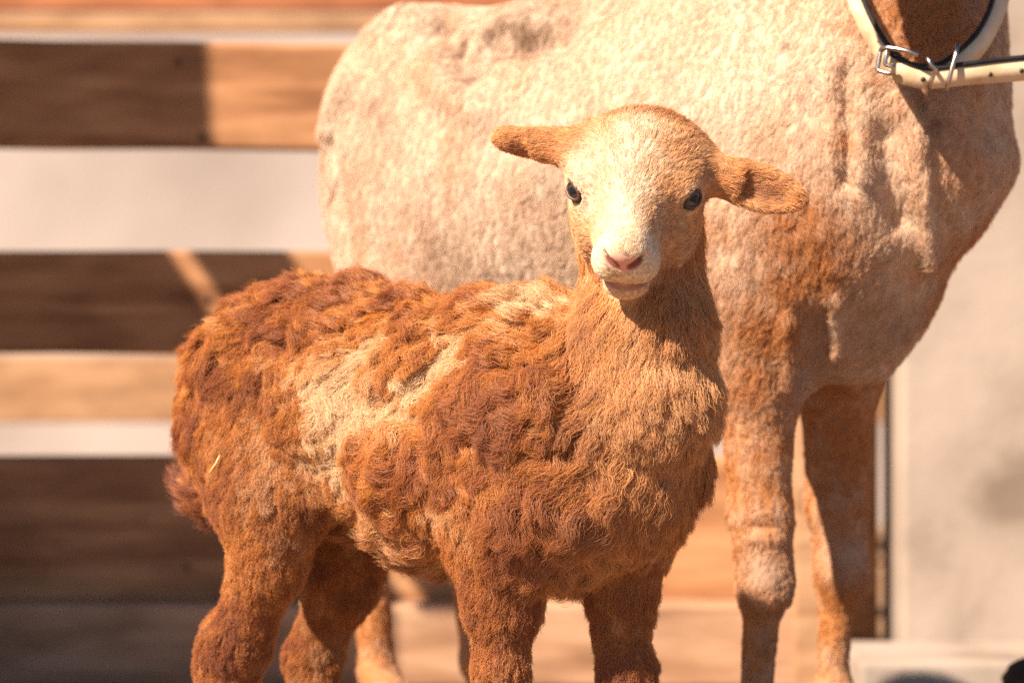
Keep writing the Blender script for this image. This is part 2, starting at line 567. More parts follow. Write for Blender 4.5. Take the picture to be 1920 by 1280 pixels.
def grow(P, N, T, L, K, e0, e1, kap, frq, phi, curl):
    """strand paths: lift e0 to e1 above the skin, heading swings kap*sin(2 pi frq s + phi) + curl*s"""
    Wd = np.cross(N, T)
    s = (np.arange(K - 1) + 0.5) / (K - 1)
    path = np.zeros((len(P), K, 3)); path[:, 0] = P
    for i, si in enumerate(s):
        e = e0 + (e1 - e0) * si
        psi = kap * np.sin(2 * np.pi * frq * si + phi) * min(1, si * 3) + curl * si
        ce = np.cos(e)
        d = (ce * np.cos(psi))[:, None] * T + (ce * np.sin(psi))[:, None] * Wd + np.sin(e)[:, None] * N
        path[:, i + 1] = path[:, i] + d * (L / (K - 1))[:, None]
    return path

def nearest(G, P):
    kd = kdtree.KDTree(len(G))
    for i, g in enumerate(G):
        kd.insert(g, i)
    kd.balance()
    return np.fromiter((kd.find(p)[1] for p in P), np.int64, len(P))

def clumped(P, N, K, G, gp, guide_path, L, gi, clump, jit):
    """grow every strand like its lock and pull it to the lock's path towards the tip"""
    n = len(P)
    g = lambda k: gp[k][gi]
    T = tangent(g('T') + rng.normal(0, jit, (n, 3)), N)
    path = grow(P, N, T, L, K, g('e0') + rng.normal(0, .12, n), g('e1') + rng.normal(0, .15, n),
                g('kap') * rng.uniform(.7, 1.2, n), g('frq'), g('phi') + rng.normal(0, .4, n), g('curl'))
    s = np.linspace(0, 1, K)
    c = clump[:, None] * s[None, :] ** 0.9 * 0.9
    gpath = guide_path[gi]
    path = path + c[:, :, None] * (gpath - path)
    return path

def fur_radius(n, K, r0, r1):
    s = np.linspace(0, 1, K)
    base = r0 * rng.uniform(.75, 1.25, n)
    return base[:, None] * ((1 - s) + (r1 / r0) * s)[None, :]

# ---- lamb palette (own colour of the hair)
C_AUB = np.array([.28, .082, .031])
C_BRN = np.array([.45, .155, .044])
C_ORG = np.array([.64, .26, .056])
C_TAN = np.array([.84, .58, .34])
C_CRM = np.array([.92, .79, .62])

def group_w(P, fld, groups, soft=.010):
    d = fld.pts(P)
    w = {k: np.exp(-np.maximum(d[k], 0) / soft) for k in d}
    t = sum(w.values())
    return {k: w[k] / t for k in w}

def head_local(P):
    q = P - HO
    return q @ HF, q @ HR, q @ HU

TAN_SPOTS = [(640, 735, 92, 1.25), (645, 815, 62, 1.15), (600, 690, 50, .45), (700, 660, 50, .3), (770, 690, 60, .3), (860, 665, 80, .38),
             (950, 610, 55, .4), (1005, 560, 60, 1.), (590, 790, 50, .5), (640, 570, 40, .3),
             (640, 930, 40, .5), (470, 960, 50, .2)]
AUB_SPOTS = [(650, 560, 60, .9), (740, 570, 80, .9), (560, 620, 70, .8), (450, 680, 80, .8), (380, 760, 60, .9), (980, 690, 70, .5),
             (1010, 620, 50, .6), (940, 760, 50, .6), (440, 1150, 50, 1.), (930, 1100, 80, .8), (372, 850, 70, 1.6), (372, 900, 60, 1.6),
             (420, 1240, 60, .6), (870, 560, 60, .5), (1090, 970, 80, .5), (600, 920, 50, .4)]

def lamb_body_color(P, h):
    tan = patch_w(P, LV, LN, TAN_SPOTS)
    aub = patch_w(P, LV, LN, AUB_SPOTS)
    n1 = fnoise(P * 38, 2, 3)
    x = 0.47 + 0.50 * (h - .5) + 0.50 * (n1 - .5) + 0.27 * aub - 0.78 * tan
    x = np.clip(x, 0, 1)[:, None]
    a = np.where(x < .35, C_TAN + (C_ORG - C_TAN) * (x / .35), np.where(x < .65, C_ORG + (C_BRN - C_ORG) * ((x - .35) / .3), C_BRN + (C_AUB - C_BRN) * ((x - .65) / .35)))
    return a, tan

def wool_height(P):
    return np.clip((fnoise(P * np.array([28, 28, 22]), 1, 2) - .5) * 1.9 + .5, 0, 1)
# the wool stands in tufts: raise and sink the trunk under them
_gw = group_w(LV, lamb_f, None)
_b = (_gw['body'] + .1 * _gw['neck'] + .25 * _gw['leg'])
LV = LV + LN * (_b * ((wool_height(LV) - .5) * .006 + (fnoise(LV * np.array([62, 62, 40]), 14, 2) - .5) * .005))[:, None]
LN = vnormals(LV, LFc)
fur_m = hair_mat('lamb_fur')
def lamb_fleece(n_guides, n):
    fw = np.where(facing(LV, LN) > -.35, 1., .12)
    gw = group_w(LV, lamb_f, None)
    hd = gw['head'] + gw['ear'] + gw['muzzle']
    fw = fw * sstep(.75, .35, hd)
    low = np.where(LV[:, 2] < .075, .15, 1.0)
    fw *= low
    # locks
    G, GN = sample_surface(LV, LFc, LN, n_guides, fw)
    gg = group_w(G, lamb_f, None)
    leg, neck, body = gg['leg'], gg['neck'], gg['body'] + gg['tail']
    h = wool_height(G)
    swx = fnoise(G * 16, 5, 2) - .5; swy = fnoise(G * 16, 8, 2) - .5; swz = fnoise(G * 16, 12, 2) - .5
    sw = np.stack([swx, swy, swz], 1) * 5.0
    flow = -LF * .55 + np.array([0, 0, -.85])
    T = flow[None] * np.ones((len(G), 1)) + sw * (body * .30 + neck * .08 + leg * .10)[:, None]
    T[:, 2] -= 1.6 * leg + 1.2 * neck
    T = tangent(T, GN)
    tan = patch_w(G, LV, LN, TAN_SPOTS)
    L = body * (.028 + .022 * h) + neck * .036 + leg * .0165 + .003
    L *= 1 - .42 * np.clip(tan, 0, 1)
    L += .006 * body * sstep(.30, .24, G[:, 2]) * sstep(.5, -.2, GN[:, 2])
    low_z = sstep(.06, .2, G[:, 2]); L *= .65 + .35 * low_z
    m = len(G)
    gp = dict(T=T, e0=np.radians(20 - 6 * leg + 32 * h * body + 4 * rng.normal(size=m)), e1=np.radians(10 - 22 * h * body),
              kap=(1.0 * body + .40 * neck + .35 * leg) * rng.uniform(.7, 1.2, m), frq=.95 + .9 * fnoise(G * 25, 17, 1), phi=fnoise(G * 26, 19, 2) * 14 + rng.normal(0, .5, m),
              curl=((fnoise(G * 20, 23, 2) - .5) * 2.2 + rng.normal(0, .3, m)) * body, h=h, L=L, clump=.84 * body + .84 * neck + .62 * leg - .25 * tan)
    K = 11
    gpath = grow(G, GN, T, L, K, gp['e0'], gp['e1'], gp['kap'], gp['frq'], gp['phi'], gp['curl'])
    P, N = sample_surface(LV, LFc, LN, n, fw)
    gi = nearest(G, P)
    Ls = L[gi] * rng.uniform(.72, 1.12, n)
    path = clumped(P, N, K, G, gp, gpath, Ls, gi, np.clip(gp['clump'][gi] * rng.uniform(.55, 1.15, n), 0, .95), .22)
    path += rng.normal(0, 1, path.shape) * (np.linspace(0, 1, K) ** 1.3 * .0009)[None, :, None]
    hl = np.clip(h[gi] + rng.normal(0, .26, m)[gi] + rng.normal(0, .06, n), 0, 1)
    c, tanp = lamb_body_color(P, hl)
    w = group_w(P, lamb_f, None)
    nk = (w['neck'] * .85)[:, None]
    c = c * (1 - nk) + nk * (C_ORG * .58 + C_TAN * .42)
    lg = (w['leg'] * .5)[:, None]
    dk = np.clip(fnoise(P * np.array([70, 70, 22]), 27, 3) * 3.2 - 1.1 + .5 * sstep(.24, .12, P[:, 2]), 0, 1)[:, None]
    c = c * (1 - lg) + lg * (C_AUB * .9 * dk + (C_BRN * .45 + C_ORG * .55) * (1 - dk))
    # inner sides of the legs are paler
    inner = np.clip(w['leg'] * sstep(.1, .8, (N @ LL)), 0, 1)[:, None]
    c = c * (1 - inner * .7) + inner * .7 * (C_ORG * .6 + C_TAN * .4)
    under = (sstep(.3, .85, -N[:, 2]) * (w['body']))[:, None] * .6
    c = c * (1 - under) + under * (C_ORG * .5 + C_TAN * .5)
    c *= np.exp(rng.normal(0, .16, n))[:, None]
    s = np.linspace(0, 1, K)[None, :, None]
    root = c
    tip = c * (1.0 - .10 * hl[:, None])
    col = root[:, None, :] * (1 - s) + tip[:, None, :] * s
    return path, fur_radius(n, K, .00022, .00007), np.clip(col, .005, .95)

def lamb_head_fur(n_guides, n):
    gw = group_w(LV, lamb_f, None, .006)
    hd = gw['head'] + gw['ear'] + gw['muzzle']
    fw = np.where(facing(LV, LN) > -.4, 1., .2) * sstep(.12, .55, hd)
    a, b, c = head_local(LV)
    for s in (-1, 1):
        e, od = EYES[s]
        d = np.linalg.norm(LV - (e + od * .006), axis=1)
        fw *= sstep(.0092, .0114, d)
    # bare nose pad and lips
    nose = (((a - .086) / .012) ** 2 + (b / .0150) ** 2 + ((c + .0060) / .0088) ** 2)
    fw *= sstep(.9, 1.5, nose)
    lipz = np.abs(c + .0360) / .0058
    fw *= np.where((a > .050) & (np.abs(b) < .024), sstep(.8, 1.2, lipz), 1)
    fw *= np.where((a > .078) & (np.abs(b) < .0022) & (c < -.008) & (c > -.036), 0, 1)
    fw *= 1 + 1.6 * sstep(.0, .05, a)
    G, GN = sample_surface(LV, LFc, LN, n_guides, fw)
    P, N = sample_surface(LV, LFc, LN, n, fw)
    def props(Q, QN):
        g = group_w(Q, lamb_f, None, .006)
        a, b, c = head_local(Q)
        ear = np.clip(g['ear'] * 1.6 - .3, 0, 1)
        side = sstep(.022, .05, np.abs(b)) * sstep(.0, -.03, c)
        T = -HF[None] * (.9 - .2 * side)[:, None] + HR[None] * (b * 16)[:, None] - HU[None] * (side * .55)[:, None]
        T = T + HR[None] * (.5 * np.sin(a * 60 + b * 25))[:, None] * .25
        et = np.where((b > 0)[:, None], EAR_R[0][None], EAR_L[0][None])
        T = T * (1 - ear)[:, None] + et * ear[:, None]
        sw = np.stack([fnoise(Q * 55, 31, 2) - .5, fnoise(Q * 55, 34, 2) - .5, fnoise(Q * 55, 37, 2) - .5], 1)
        T = tangent(T + sw * 1.1, QN)
        muz = sstep(.035, .075, a)
        poll = sstep(-.042, -.070, a) * (1 - ear)
        L = .0115 * (1 - muz) + .0030 * muz
        L = L * (1 - .35 * sstep(-.03, .02, a)) + poll * .009 - ear * .003
        for s in (-1, 1):
            e, od = EYES[s]
            L = L * (.22 + .78 * sstep(.010, .022, np.linalg.norm(Q - (e + od * .006), axis=1)))
        return T, L, muz, ear, poll, a, b, c, side
    T, L, muz, ear, poll, *_ = props(G, GN)
    m = len(G); K = 6
    gp = dict(T=T, e0=np.radians(15 + 18 * poll - 5 * muz + 3 * rng.normal(size=m)), e1=np.radians(4 + 10 * poll), kap=rng.uniform(.05, .35, m), frq=rng.uniform(.4, 1, m),
              phi=rng.uniform(0, 6.28, m), curl=rng.normal(0, .22, m))
    gpath = grow(G, GN, T, L, K, gp['e0'], gp['e1'], gp['kap'], gp['frq'], gp['phi'], gp['curl'])
    gi = nearest(G, P)
    T2, L2, muz, ear, poll, a, b, c, side = props(P, N)
    path = clumped(P, N, K, G, gp, gpath, L2 * rng.uniform(.7, 1.15, n), gi, rng.uniform(.15, .72, n) * (1 - .7 * muz) * (1 - .6 * ear), .13)
    # colours
    n1 = fnoise(P * 60, 41, 3)
    cream = .80 * np.exp(-((b + .004) / .025) ** 2) * sstep(-.085, -.02, a)          # blaze down the forehead and nose
    cream = np.maximum(cream, .72 * sstep(.045, .07, a))
    cream = np.maximum(cream, .6 * sstep(.02, -.02, b) * sstep(-.05, -.01, a) * sstep(-.03, .0, c))
    x = np.clip(cream + (n1 - .5) * .7 - .1, 0, 1)[:, None]
    base = C_ORG * .45 + C_TAN * .55
    col = base * (1 - x) + C_CRM * x
    pl = np.clip(poll * .85, 0, 1)[:, None]
    col = col * (1 - pl) + pl * (C_ORG * .40 + C_BRN * .60)
    sd = (side * (1 - muz) * .6)[:, None]
    col = col * (1 - sd) + sd * (C_ORG * .45 + C_TAN * .55)
    er = (ear * .85)[:, None]
    col = col * (1 - er) + er * (C_ORG * .75 + C_TAN * .25)
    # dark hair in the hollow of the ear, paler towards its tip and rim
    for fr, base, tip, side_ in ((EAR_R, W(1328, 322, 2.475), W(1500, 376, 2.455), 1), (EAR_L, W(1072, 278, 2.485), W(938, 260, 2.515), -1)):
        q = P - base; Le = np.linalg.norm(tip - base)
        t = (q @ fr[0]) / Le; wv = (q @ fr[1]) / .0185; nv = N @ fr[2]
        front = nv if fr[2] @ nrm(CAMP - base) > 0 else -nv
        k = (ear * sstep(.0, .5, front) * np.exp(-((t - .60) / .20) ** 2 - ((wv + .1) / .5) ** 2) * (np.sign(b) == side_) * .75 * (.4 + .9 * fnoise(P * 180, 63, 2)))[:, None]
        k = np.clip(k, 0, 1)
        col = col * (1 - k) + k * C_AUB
    for s in (-1, 1):
        e, od = EYES[s]
        d = np.linalg.norm(P - (e + od * .006), axis=1)
        k = (np.exp(-((d - .0105) / .004) ** 2) * .35)[:, None]
        col = col * (1 - k) + k * C_CRM
    chin = (sstep(-.036, -.044, c) * .6)[:, None]
    col = col * (1 - chin) + chin * (C_TAN * .6 + C_ORG * .4)
    col *= np.exp(rng.normal(0, .10, n) + rng.normal(0, .15, m)[gi])[:, None]
    colp = np.repeat(col[:, None, :], K, 1)
    return path, fur_radius(n, K, .00016, .00006), np.clip(colp, .005, .95)

# skin colours on the meshes (seen where hair is short or missing)
def add_skin(o, C):
    at = o.data.color_attributes.new('skin', 'FLOAT_COLOR', 'POINT')
    c4 = np.ones((len(C), 4), np.float32); c4[:, :3] = C
    at.data.foreach_set('color', c4.ravel())

def skin_mat(name, rough=.6, spec=.3):
    m, nt, b = new_mat(name)
    at = nd(nt, 'ShaderNodeAttribute', attribute_name='skin')
    nz = nd(nt, 'ShaderNodeTexNoise'); nz.inputs['Scale'].default_value = 260; nz.inputs['Detail'].default_value = 4
    tc = nd(nt, 'ShaderNodeTexCoord'); nt.links.new(tc.outputs['Object'], nz.inputs['Vector'])
    mx = nd(nt, 'ShaderNodeMix', data_type='RGBA', blend_type='MULTIPLY'); mx.inputs[0].default_value = .35
    nt.links.new(at.outputs['Color'], mx.inputs[6]); nt.links.new(nz.outputs['Fac'], mx.inputs[7])
    nt.links.new(mx.outputs[2], b.inputs['Base Color'])
    bp = nd(nt, 'ShaderNodeBump'); bp.inputs['Strength'].default_value = .25; bp.inputs['Distance'].default_value = .001
    nt.links.new(nz.outputs['Fac'], bp.inputs['Height']); nt.links.new(bp.outputs[0], b.inputs['Normal'])
    b.inputs['Roughness'].default_value = rough
    b.inputs['Specular IOR Level'].default_value = spec
    return m

lamb = mesh_obj('lamb', LV, LFc, skin_mat('lamb_skin'))
tag(lamb, 'curly russet lamb with pale face standing in front of the ewe', 'lamb')
sc_ = lamb_body_color(LV, np.full(len(LV), .45))[0] * .8
gw_ = group_w(LV, lamb_f, None, .006)
hd_ = np.clip(gw_['head'] + gw_['ear'] + gw_['muzzle'], 0, 1)[:, None]
sc_ = sc_ * (1 - hd_) + hd_ * (C_TAN * .5 + C_CRM * .4)
a_, b_, c_ = head_local(LV)
nose_ = np.exp(-(((a_ - .086) / .012) ** 2 + (b_ / .0155) ** 2 + ((c_ + .009) / .012) ** 2) ** 2)[:, None]
sc_ = sc_ * (1 - nose_) + nose_ * np.array([.78, .40, .33])
for s in (-1, 1):
    na_, nb_ = H(.0905, s * .0058, -.0105), H(.0838, s * .0158, -.0020)
    t_ = np.clip(((LV - na_) @ (nb_ - na_)) / ((nb_ - na_) @ (nb_ - na_)), 0, 1)
    dn_ = np.linalg.norm(LV - na_ - t_[:, None] * (nb_ - na_), axis=1)
    k_ = (1 - sstep(.0030, .0046, dn_))[:, None]
    sc_ = sc_ * (1 - k_) + k_ * np.array([.22, .075, .06])
lip_ = (sstep(.045, .06, a_) * np.exp(-((c_ + .0385) / .0065) ** 2))[:, None] * .9
sc_ = sc_ * (1 - lip_) + lip_ * np.array([.40, .17, .14])
for s in (-1, 1):
    e, od = EYES[s]
    d_ = np.linalg.norm(LV - (e + od * .007), axis=1)
    k_ = (1 - sstep(.0105, .0135, d_))[:, None]
    sc_ = sc_ * (1 - k_) + k_ * np.array([.16, .085, .06])
# inside of the ears
add_skin(lamb, np.clip(sc_, .01, .9))

if not PREVIEW:
    make_hair('fleece', *lamb_fleece(4400, 330000), fur_m, lamb)
    make_hair('face_hair', *lamb_head_fur(7500, 200000), hair_mat('lamb_face_hair', trans=.25), lamb)
# ------------------------------------------------------------------ the ewe's coat
E_CRM = np.array([.77, .60, .455])
E_TAN = np.array([.68, .47, .315])
E_ORG = np.array([.56, .24, .075])
E_MUD_SHADE = np.array([.25, .145, .085])
E_ORG_SPOTS = [(1500, 430, 90, .9), (1540, 500, 80, .9), (1440, 620, 90, .9), (1400, 720, 90, .8), (1360, 900, 90, .9), (1400, 1180, 110, .9), (1600, 850, 130, .9),
               (1570, 1150, 130, .95), (1830, 450, 110, .7), (1800, 300, 90, .5), (1740, 20, 110, 1.), (1780, 560, 90, .6), (1480, 540, 70, .8), (1590, 260, 30, .6),
               (720, 1150, 120, .9), (1620, 600, 60, .4), (1440, 920, 80, .7), (1590, 1000, 80, .7)]
E_MUD_SHADE_SPOTS = [(970, 72, 50, 1.), (1030, 48, 45, .8), (930, 60, 35, .8), (870, 95, 50, .75), (835, 45, 35, .45), (880, 145, 22, .7), (700, 190, 40, .35), (725, 220, 30, .35),  # muddy stains, with the shade of hip hollow and tail folds painted in
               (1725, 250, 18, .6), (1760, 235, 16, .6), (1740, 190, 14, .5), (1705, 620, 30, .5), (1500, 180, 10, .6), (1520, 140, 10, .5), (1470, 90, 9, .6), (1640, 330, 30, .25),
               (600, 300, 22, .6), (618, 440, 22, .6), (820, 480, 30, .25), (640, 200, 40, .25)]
E_PINK_SPOTS = [(720, 250, 70, .45), (780, 400, 80, .5), (650, 330, 50, .4), (830, 330, 70, .4), (900, 220, 60, .3), (1650, 650, 70, .8), (1540, 700, 60, .8), (1430, 1070, 40, 1.), (1598, 1040, 38, 1.), (1425, 1190, 22, .6)]
def ewe_color(P):
    u_m = 2.95 / FPX
    org = patch_w(P, EV, EN, E_ORG_SPOTS, u_m)
    mud_shade = patch_w(P, EV, EN, E_MUD_SHADE_SPOTS, u_m)
    pnk = patch_w(P, EV, EN, E_PINK_SPOTS, u_m)
    n1 = fnoise(P * np.array([30, 30, 12]), 51, 3)
    n2 = fnoise(P * 95, 57, 2)
    c = E_CRM + (E_TAN - E_CRM) * np.clip((n1 - .42) * 2.2, 0, 1)[:, None]
    org = np.maximum(org, .62 * group_w(P, ewe_f, None, .015)['leg'])
    o = np.clip(org * 1.3 + (n2 - .5) * .7 * (org > .05), 0, 1)[:, None]
    c = c * (1 - o) + E_ORG * o
    p = np.clip(pnk + (n2 - .5) * .3 * (pnk > .05), 0, 1)[:, None]
    c = c * (1 - p) + np.array([.56, .38, .27]) * p
    m = np.clip(mud_shade * 1.5 * np.clip(fnoise(P * np.array([55, 55, 35]), 88, 3) * 2.2 - .45, 0, 1), 0, .9)[:, None]
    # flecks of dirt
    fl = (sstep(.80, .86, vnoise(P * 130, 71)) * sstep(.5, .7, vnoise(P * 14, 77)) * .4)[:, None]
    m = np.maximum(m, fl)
    return c * (1 - m) + E_MUD_SHADE * m

def ewe_coat(n_guides, n):
    fw = np.where(facing(EV, EN) > -.3, 1., .15)
    fw *= np.where(EV[:, 2] < .06, .2, 1.)
    for x, y, r in ((1432, 1070, 34), (1600, 1040, 30)):          # bald knees
        d = np.linalg.norm(EV - surf_at(EV, EN, x, y), axis=1) / (r * 2.95 / FPX)
        fw *= sstep(.55, 1.0, d) * .9 + .1
    G, GN = sample_surface(EV, EFc, EN, n_guides, fw)
    w = group_w(G, ewe_f, None, .015)
    leg = w['leg']
    m = len(G)
    sw = np.stack([fnoise(G * 22, 61, 2) - .5, fnoise(G * 22, 64, 2) - .5, fnoise(G * 22, 67, 2) - .5], 1)
    T = tangent(np.array([-.25, .1, -1.0])[None] + sw * 1.2, GN)
    rid = fnoise(G * np.array([48, 48, 16]), 81, 2)
    org = patch_w(G, EV, EN, E_ORG_SPOTS[:4] + E_ORG_SPOTS[8:9] + E_ORG_SPOTS[10:11], 2.95 / FPX)
    L = .0075 + .0025 * np.clip((rid - .35) * 2, 0, 1) * (1 - leg) + .010 * org + .002 * leg
    L *= 1 - .35 * leg
    gp = dict(T=T, e0=np.radians(15 + 16 * org + 6 * rng.normal(size=m)), e1=np.radians(6 * np.ones(m)), kap=.6 * rng.uniform(.3, 1.2, m), frq=rng.uniform(.5, 1.2, m),
              phi=rng.uniform(0, 6.28, m), curl=rng.normal(0, .5, m))
    K = 6
    gpath = grow(G, GN, T, L, K, gp['e0'], gp['e1'], gp['kap'], gp['frq'], gp['phi'], gp['curl'])
    P, N = sample_surface(EV, EFc, EN, n, fw)
    gi = nearest(G, P)
    path = clumped(P, N, K, G, gp, gpath, L[gi] * rng.uniform(.7, 1.15, n), gi, rng.uniform(.1, .55, n), .22)
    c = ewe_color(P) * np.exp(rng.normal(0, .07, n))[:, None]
    return path, fur_radius(n, K, .00023, .0001), np.clip(np.repeat(c[:, None, :], K, 1), .005, .95)

# folds and creases of the skin: lines along the surface, pushed out or in
def line_w(P, pts, width):
    q = [surf_at(EV0, EN, x, y) for x, y in pts]
    w = np.zeros(len(P))
    for a, b in zip(q[:-1], q[1:]):
        ab = b - a
        t = np.clip(((P - a) @ ab) / max(ab @ ab, 1e-9), 0, 1)
        d = np.linalg.norm(P - a - t[:, None] * ab, axis=1)
        w = np.maximum(w, np.exp(-(d / (width * 2.85 / FPX)) ** 2))
    return w
EV0 = EV.copy()
EV = EV + EN * ((fnoise(EV0 * 11, 95, 2) - .5) * .016 + (fnoise(EV0 * np.array([65, 65, 13]), 97, 2) - .5) * .003)[:, None] * group_w(EV0, ewe_f, None, .02)['body'][:, None]
for pts, width, amt in [([(920, 80), (1040, 58)], 38, -.026), ([(835, 40), (885, 150)], 30, -.012), ([(780, 130), (900, 200)], 45, .010), ([(650, 150), (604, 260)], 24, .012), ([(700, 60), (760, 20)], 30, .010),
                        ([(1578, 130), (1580, 240), (1586, 335)], 13, -.014), ([(1612, 160), (1612, 330)], 20, .007),
                        ([(1698, 175), (1718, 260), (1735, 380), (1745, 480)], 15, .015), ([(1655, 250), (1672, 340), (1690, 420)], 30, -.016),
                        ([(1525, 600), (1530, 660), (1505, 725)], 28, -.009), ([(1562, 555), (1567, 665)], 12, .009), ([(1625, 610), (1620, 685)], 36, -.004),
                        ([(1500, 722), (1600, 728), (1670, 716)], 16, .004), ([(1470, 590), (1478, 720)], 13, .010), ([(1500, 698), (1600, 704), (1670, 690)], 14, -.003), ([(1790, 180), (1800, 420)], 18, .006),
                        ([(1770, 200), (1778, 420)], 12, -.006), ([(610, 270), (620, 340), (606, 400), (622, 480)], 12, -.010), ([(1345, 420), (1350, 480)], 12, -.006),
                        ([(1360, 1010), (1400, 990), (1450, 985)], 8, -.004), ([(1365, 1030), (1410, 1012), (1460, 1005)], 8, .003), ([(1400, 1120), (1470, 1100)], 8, -.003)]:
    EV = EV + EN * (line_w(EV0, pts, width) * amt)[:, None]
EN = vnormals(EV, EFc)
ewe = mesh_obj('ewe', EV, EFc, skin_mat('ewe_skin', .75, .2))
tag(ewe, 'large cream and tan ewe standing behind the lamb, its head out of the picture', 'sheep')
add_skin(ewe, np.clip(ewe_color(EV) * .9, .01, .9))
if not PREVIEW:
    make_hair('coat', *ewe_coat(16000, 300000), hair_mat('ewe_hair', .4, .18, .05), ewe)

# ------------------------------------------------------------------ small mesh helpers
def box_vf(x0, x1, y0, y1, z0, z1, bev=0.0):
    """box with bevelled edges"""
    if bev <= 0:
        V = [(x, y, z) for x in (x0, x1) for y in (y0, y1) for z in (z0, z1)]
        return V, [(0, 1, 3, 2), (4, 6, 7, 5), (0, 4, 5, 1), (2, 3, 7, 6), (0, 2, 6, 4), (1, 5, 7, 3)]
    import bmesh
    bm = bmesh.new()
    bmesh.ops.create_cube(bm, size=1)
    for v in bm.verts:
        v.co = Vector(((x0 + x1) / 2 + v.co.x * (x1 - x0), (y0 + y1) / 2 + v.co.y * (y1 - y0), (z0 + z1) / 2 + v.co.z * (z1 - z0)))
    bmesh.ops.bevel(bm, geom=list(bm.edges), offset=bev, segments=2, affect='EDGES', profile=.6)
    bm.verts.ensure_lookup_table(); bm.verts.index_update()
    V = [tuple(v.co) for v in bm.verts]; F = [tuple(v.index for v in f.verts) for f in bm.faces]
    bm.free()
    return V, F

def box(name, x0, x1, y0, y1, z0, z1, mat, parent=None, bev=.003):
    V, F = box_vf(x0, x1, y0, y1, z0, z1, bev)
    return mesh_obj(name, V, F, mat, parent, smooth=False)

def empty(name, loc):
    o = bpy.data.objects.new(name, None)
    o.location = loc
    return link(o)

def child_at(o, root):
    """keep a world-built mesh in place under an Empty that is not at the origin"""
    o.parent = root
    o.matrix_parent_inverse = Matrix.Translation(root.location).inverted()
    return o

def tube(path, r, seg=10, closed=False):
    P = np.asarray(path, float); n = len(P)
    T = np.gradient(P, axis=0) if not closed else (np.roll(P, -1, 0) - np.roll(P, 1, 0))
    T = nrows(T)
    up = np.array([.13, .2, .97]); V = []; F = []
    for i in range(n):
        a = np.cross(T[i], up); a = nrm(a) if np.linalg.norm(a) > 1e-4 else np.array([1., 0, 0])
        b = np.cross(T[i], a)
        rr = r[i] if hasattr(r, '__len__') else r
        for k in range(seg):
            t = 2 * math.pi * k / seg
            V.append(P[i] + rr * (math.cos(t) * a + math.sin(t) * b))
    m = n if closed else n - 1
    for i in range(m):
        for k in range(seg):
            j = (i + 1) % n
            F.append((i * seg + k, i * seg + (k + 1) % seg, j * seg + (k + 1) % seg, j * seg + k))
    if not closed:
        F.append(tuple(range(seg))[::-1]); F.append(tuple((n - 1) * seg + k for k in range(seg)))
    return V, F

def strap(A, B, th, nout):
    """leather strip between edge lines A and B, thickness th towards -nout"""
    A = np.asarray(A); B = np.asarray(B); n = len(A)
    no = np.asarray(nout)
    V = np.concatenate([A, B, B - no * th, A - no * th]); F = []
    for i in range(n - 1):
        for k in range(4):
            a, b = k * n, ((k + 1) % 4) * n
            F.append((a + i, b + i, b + i + 1, a + i + 1))
    F.append((0, 3 * n, 2 * n, n)); F.append((n - 1, 2 * n - 1, 3 * n - 1, 4 * n - 1))
    return V, F

def spline(pts, n):
    """Catmull-Rom through points"""
    p = np.asarray(pts, float)
    p = np.vstack([2 * p[0] - p[1], p, 2 * p[-1] - p[-2]])
    out = []
    m = len(p) - 3
    for q in np.linspace(0, m - 1e-6, n):
        i = int(q); t = q - i
        a, b, c, d = p[i:i + 4]
        out.append(.5 * (2 * b + (c - a) * t + (2 * a - 5 * b + 4 * c - d) * t * t + (3 * b - a - 3 * c + d) * t ** 3))
    return np.array(out)

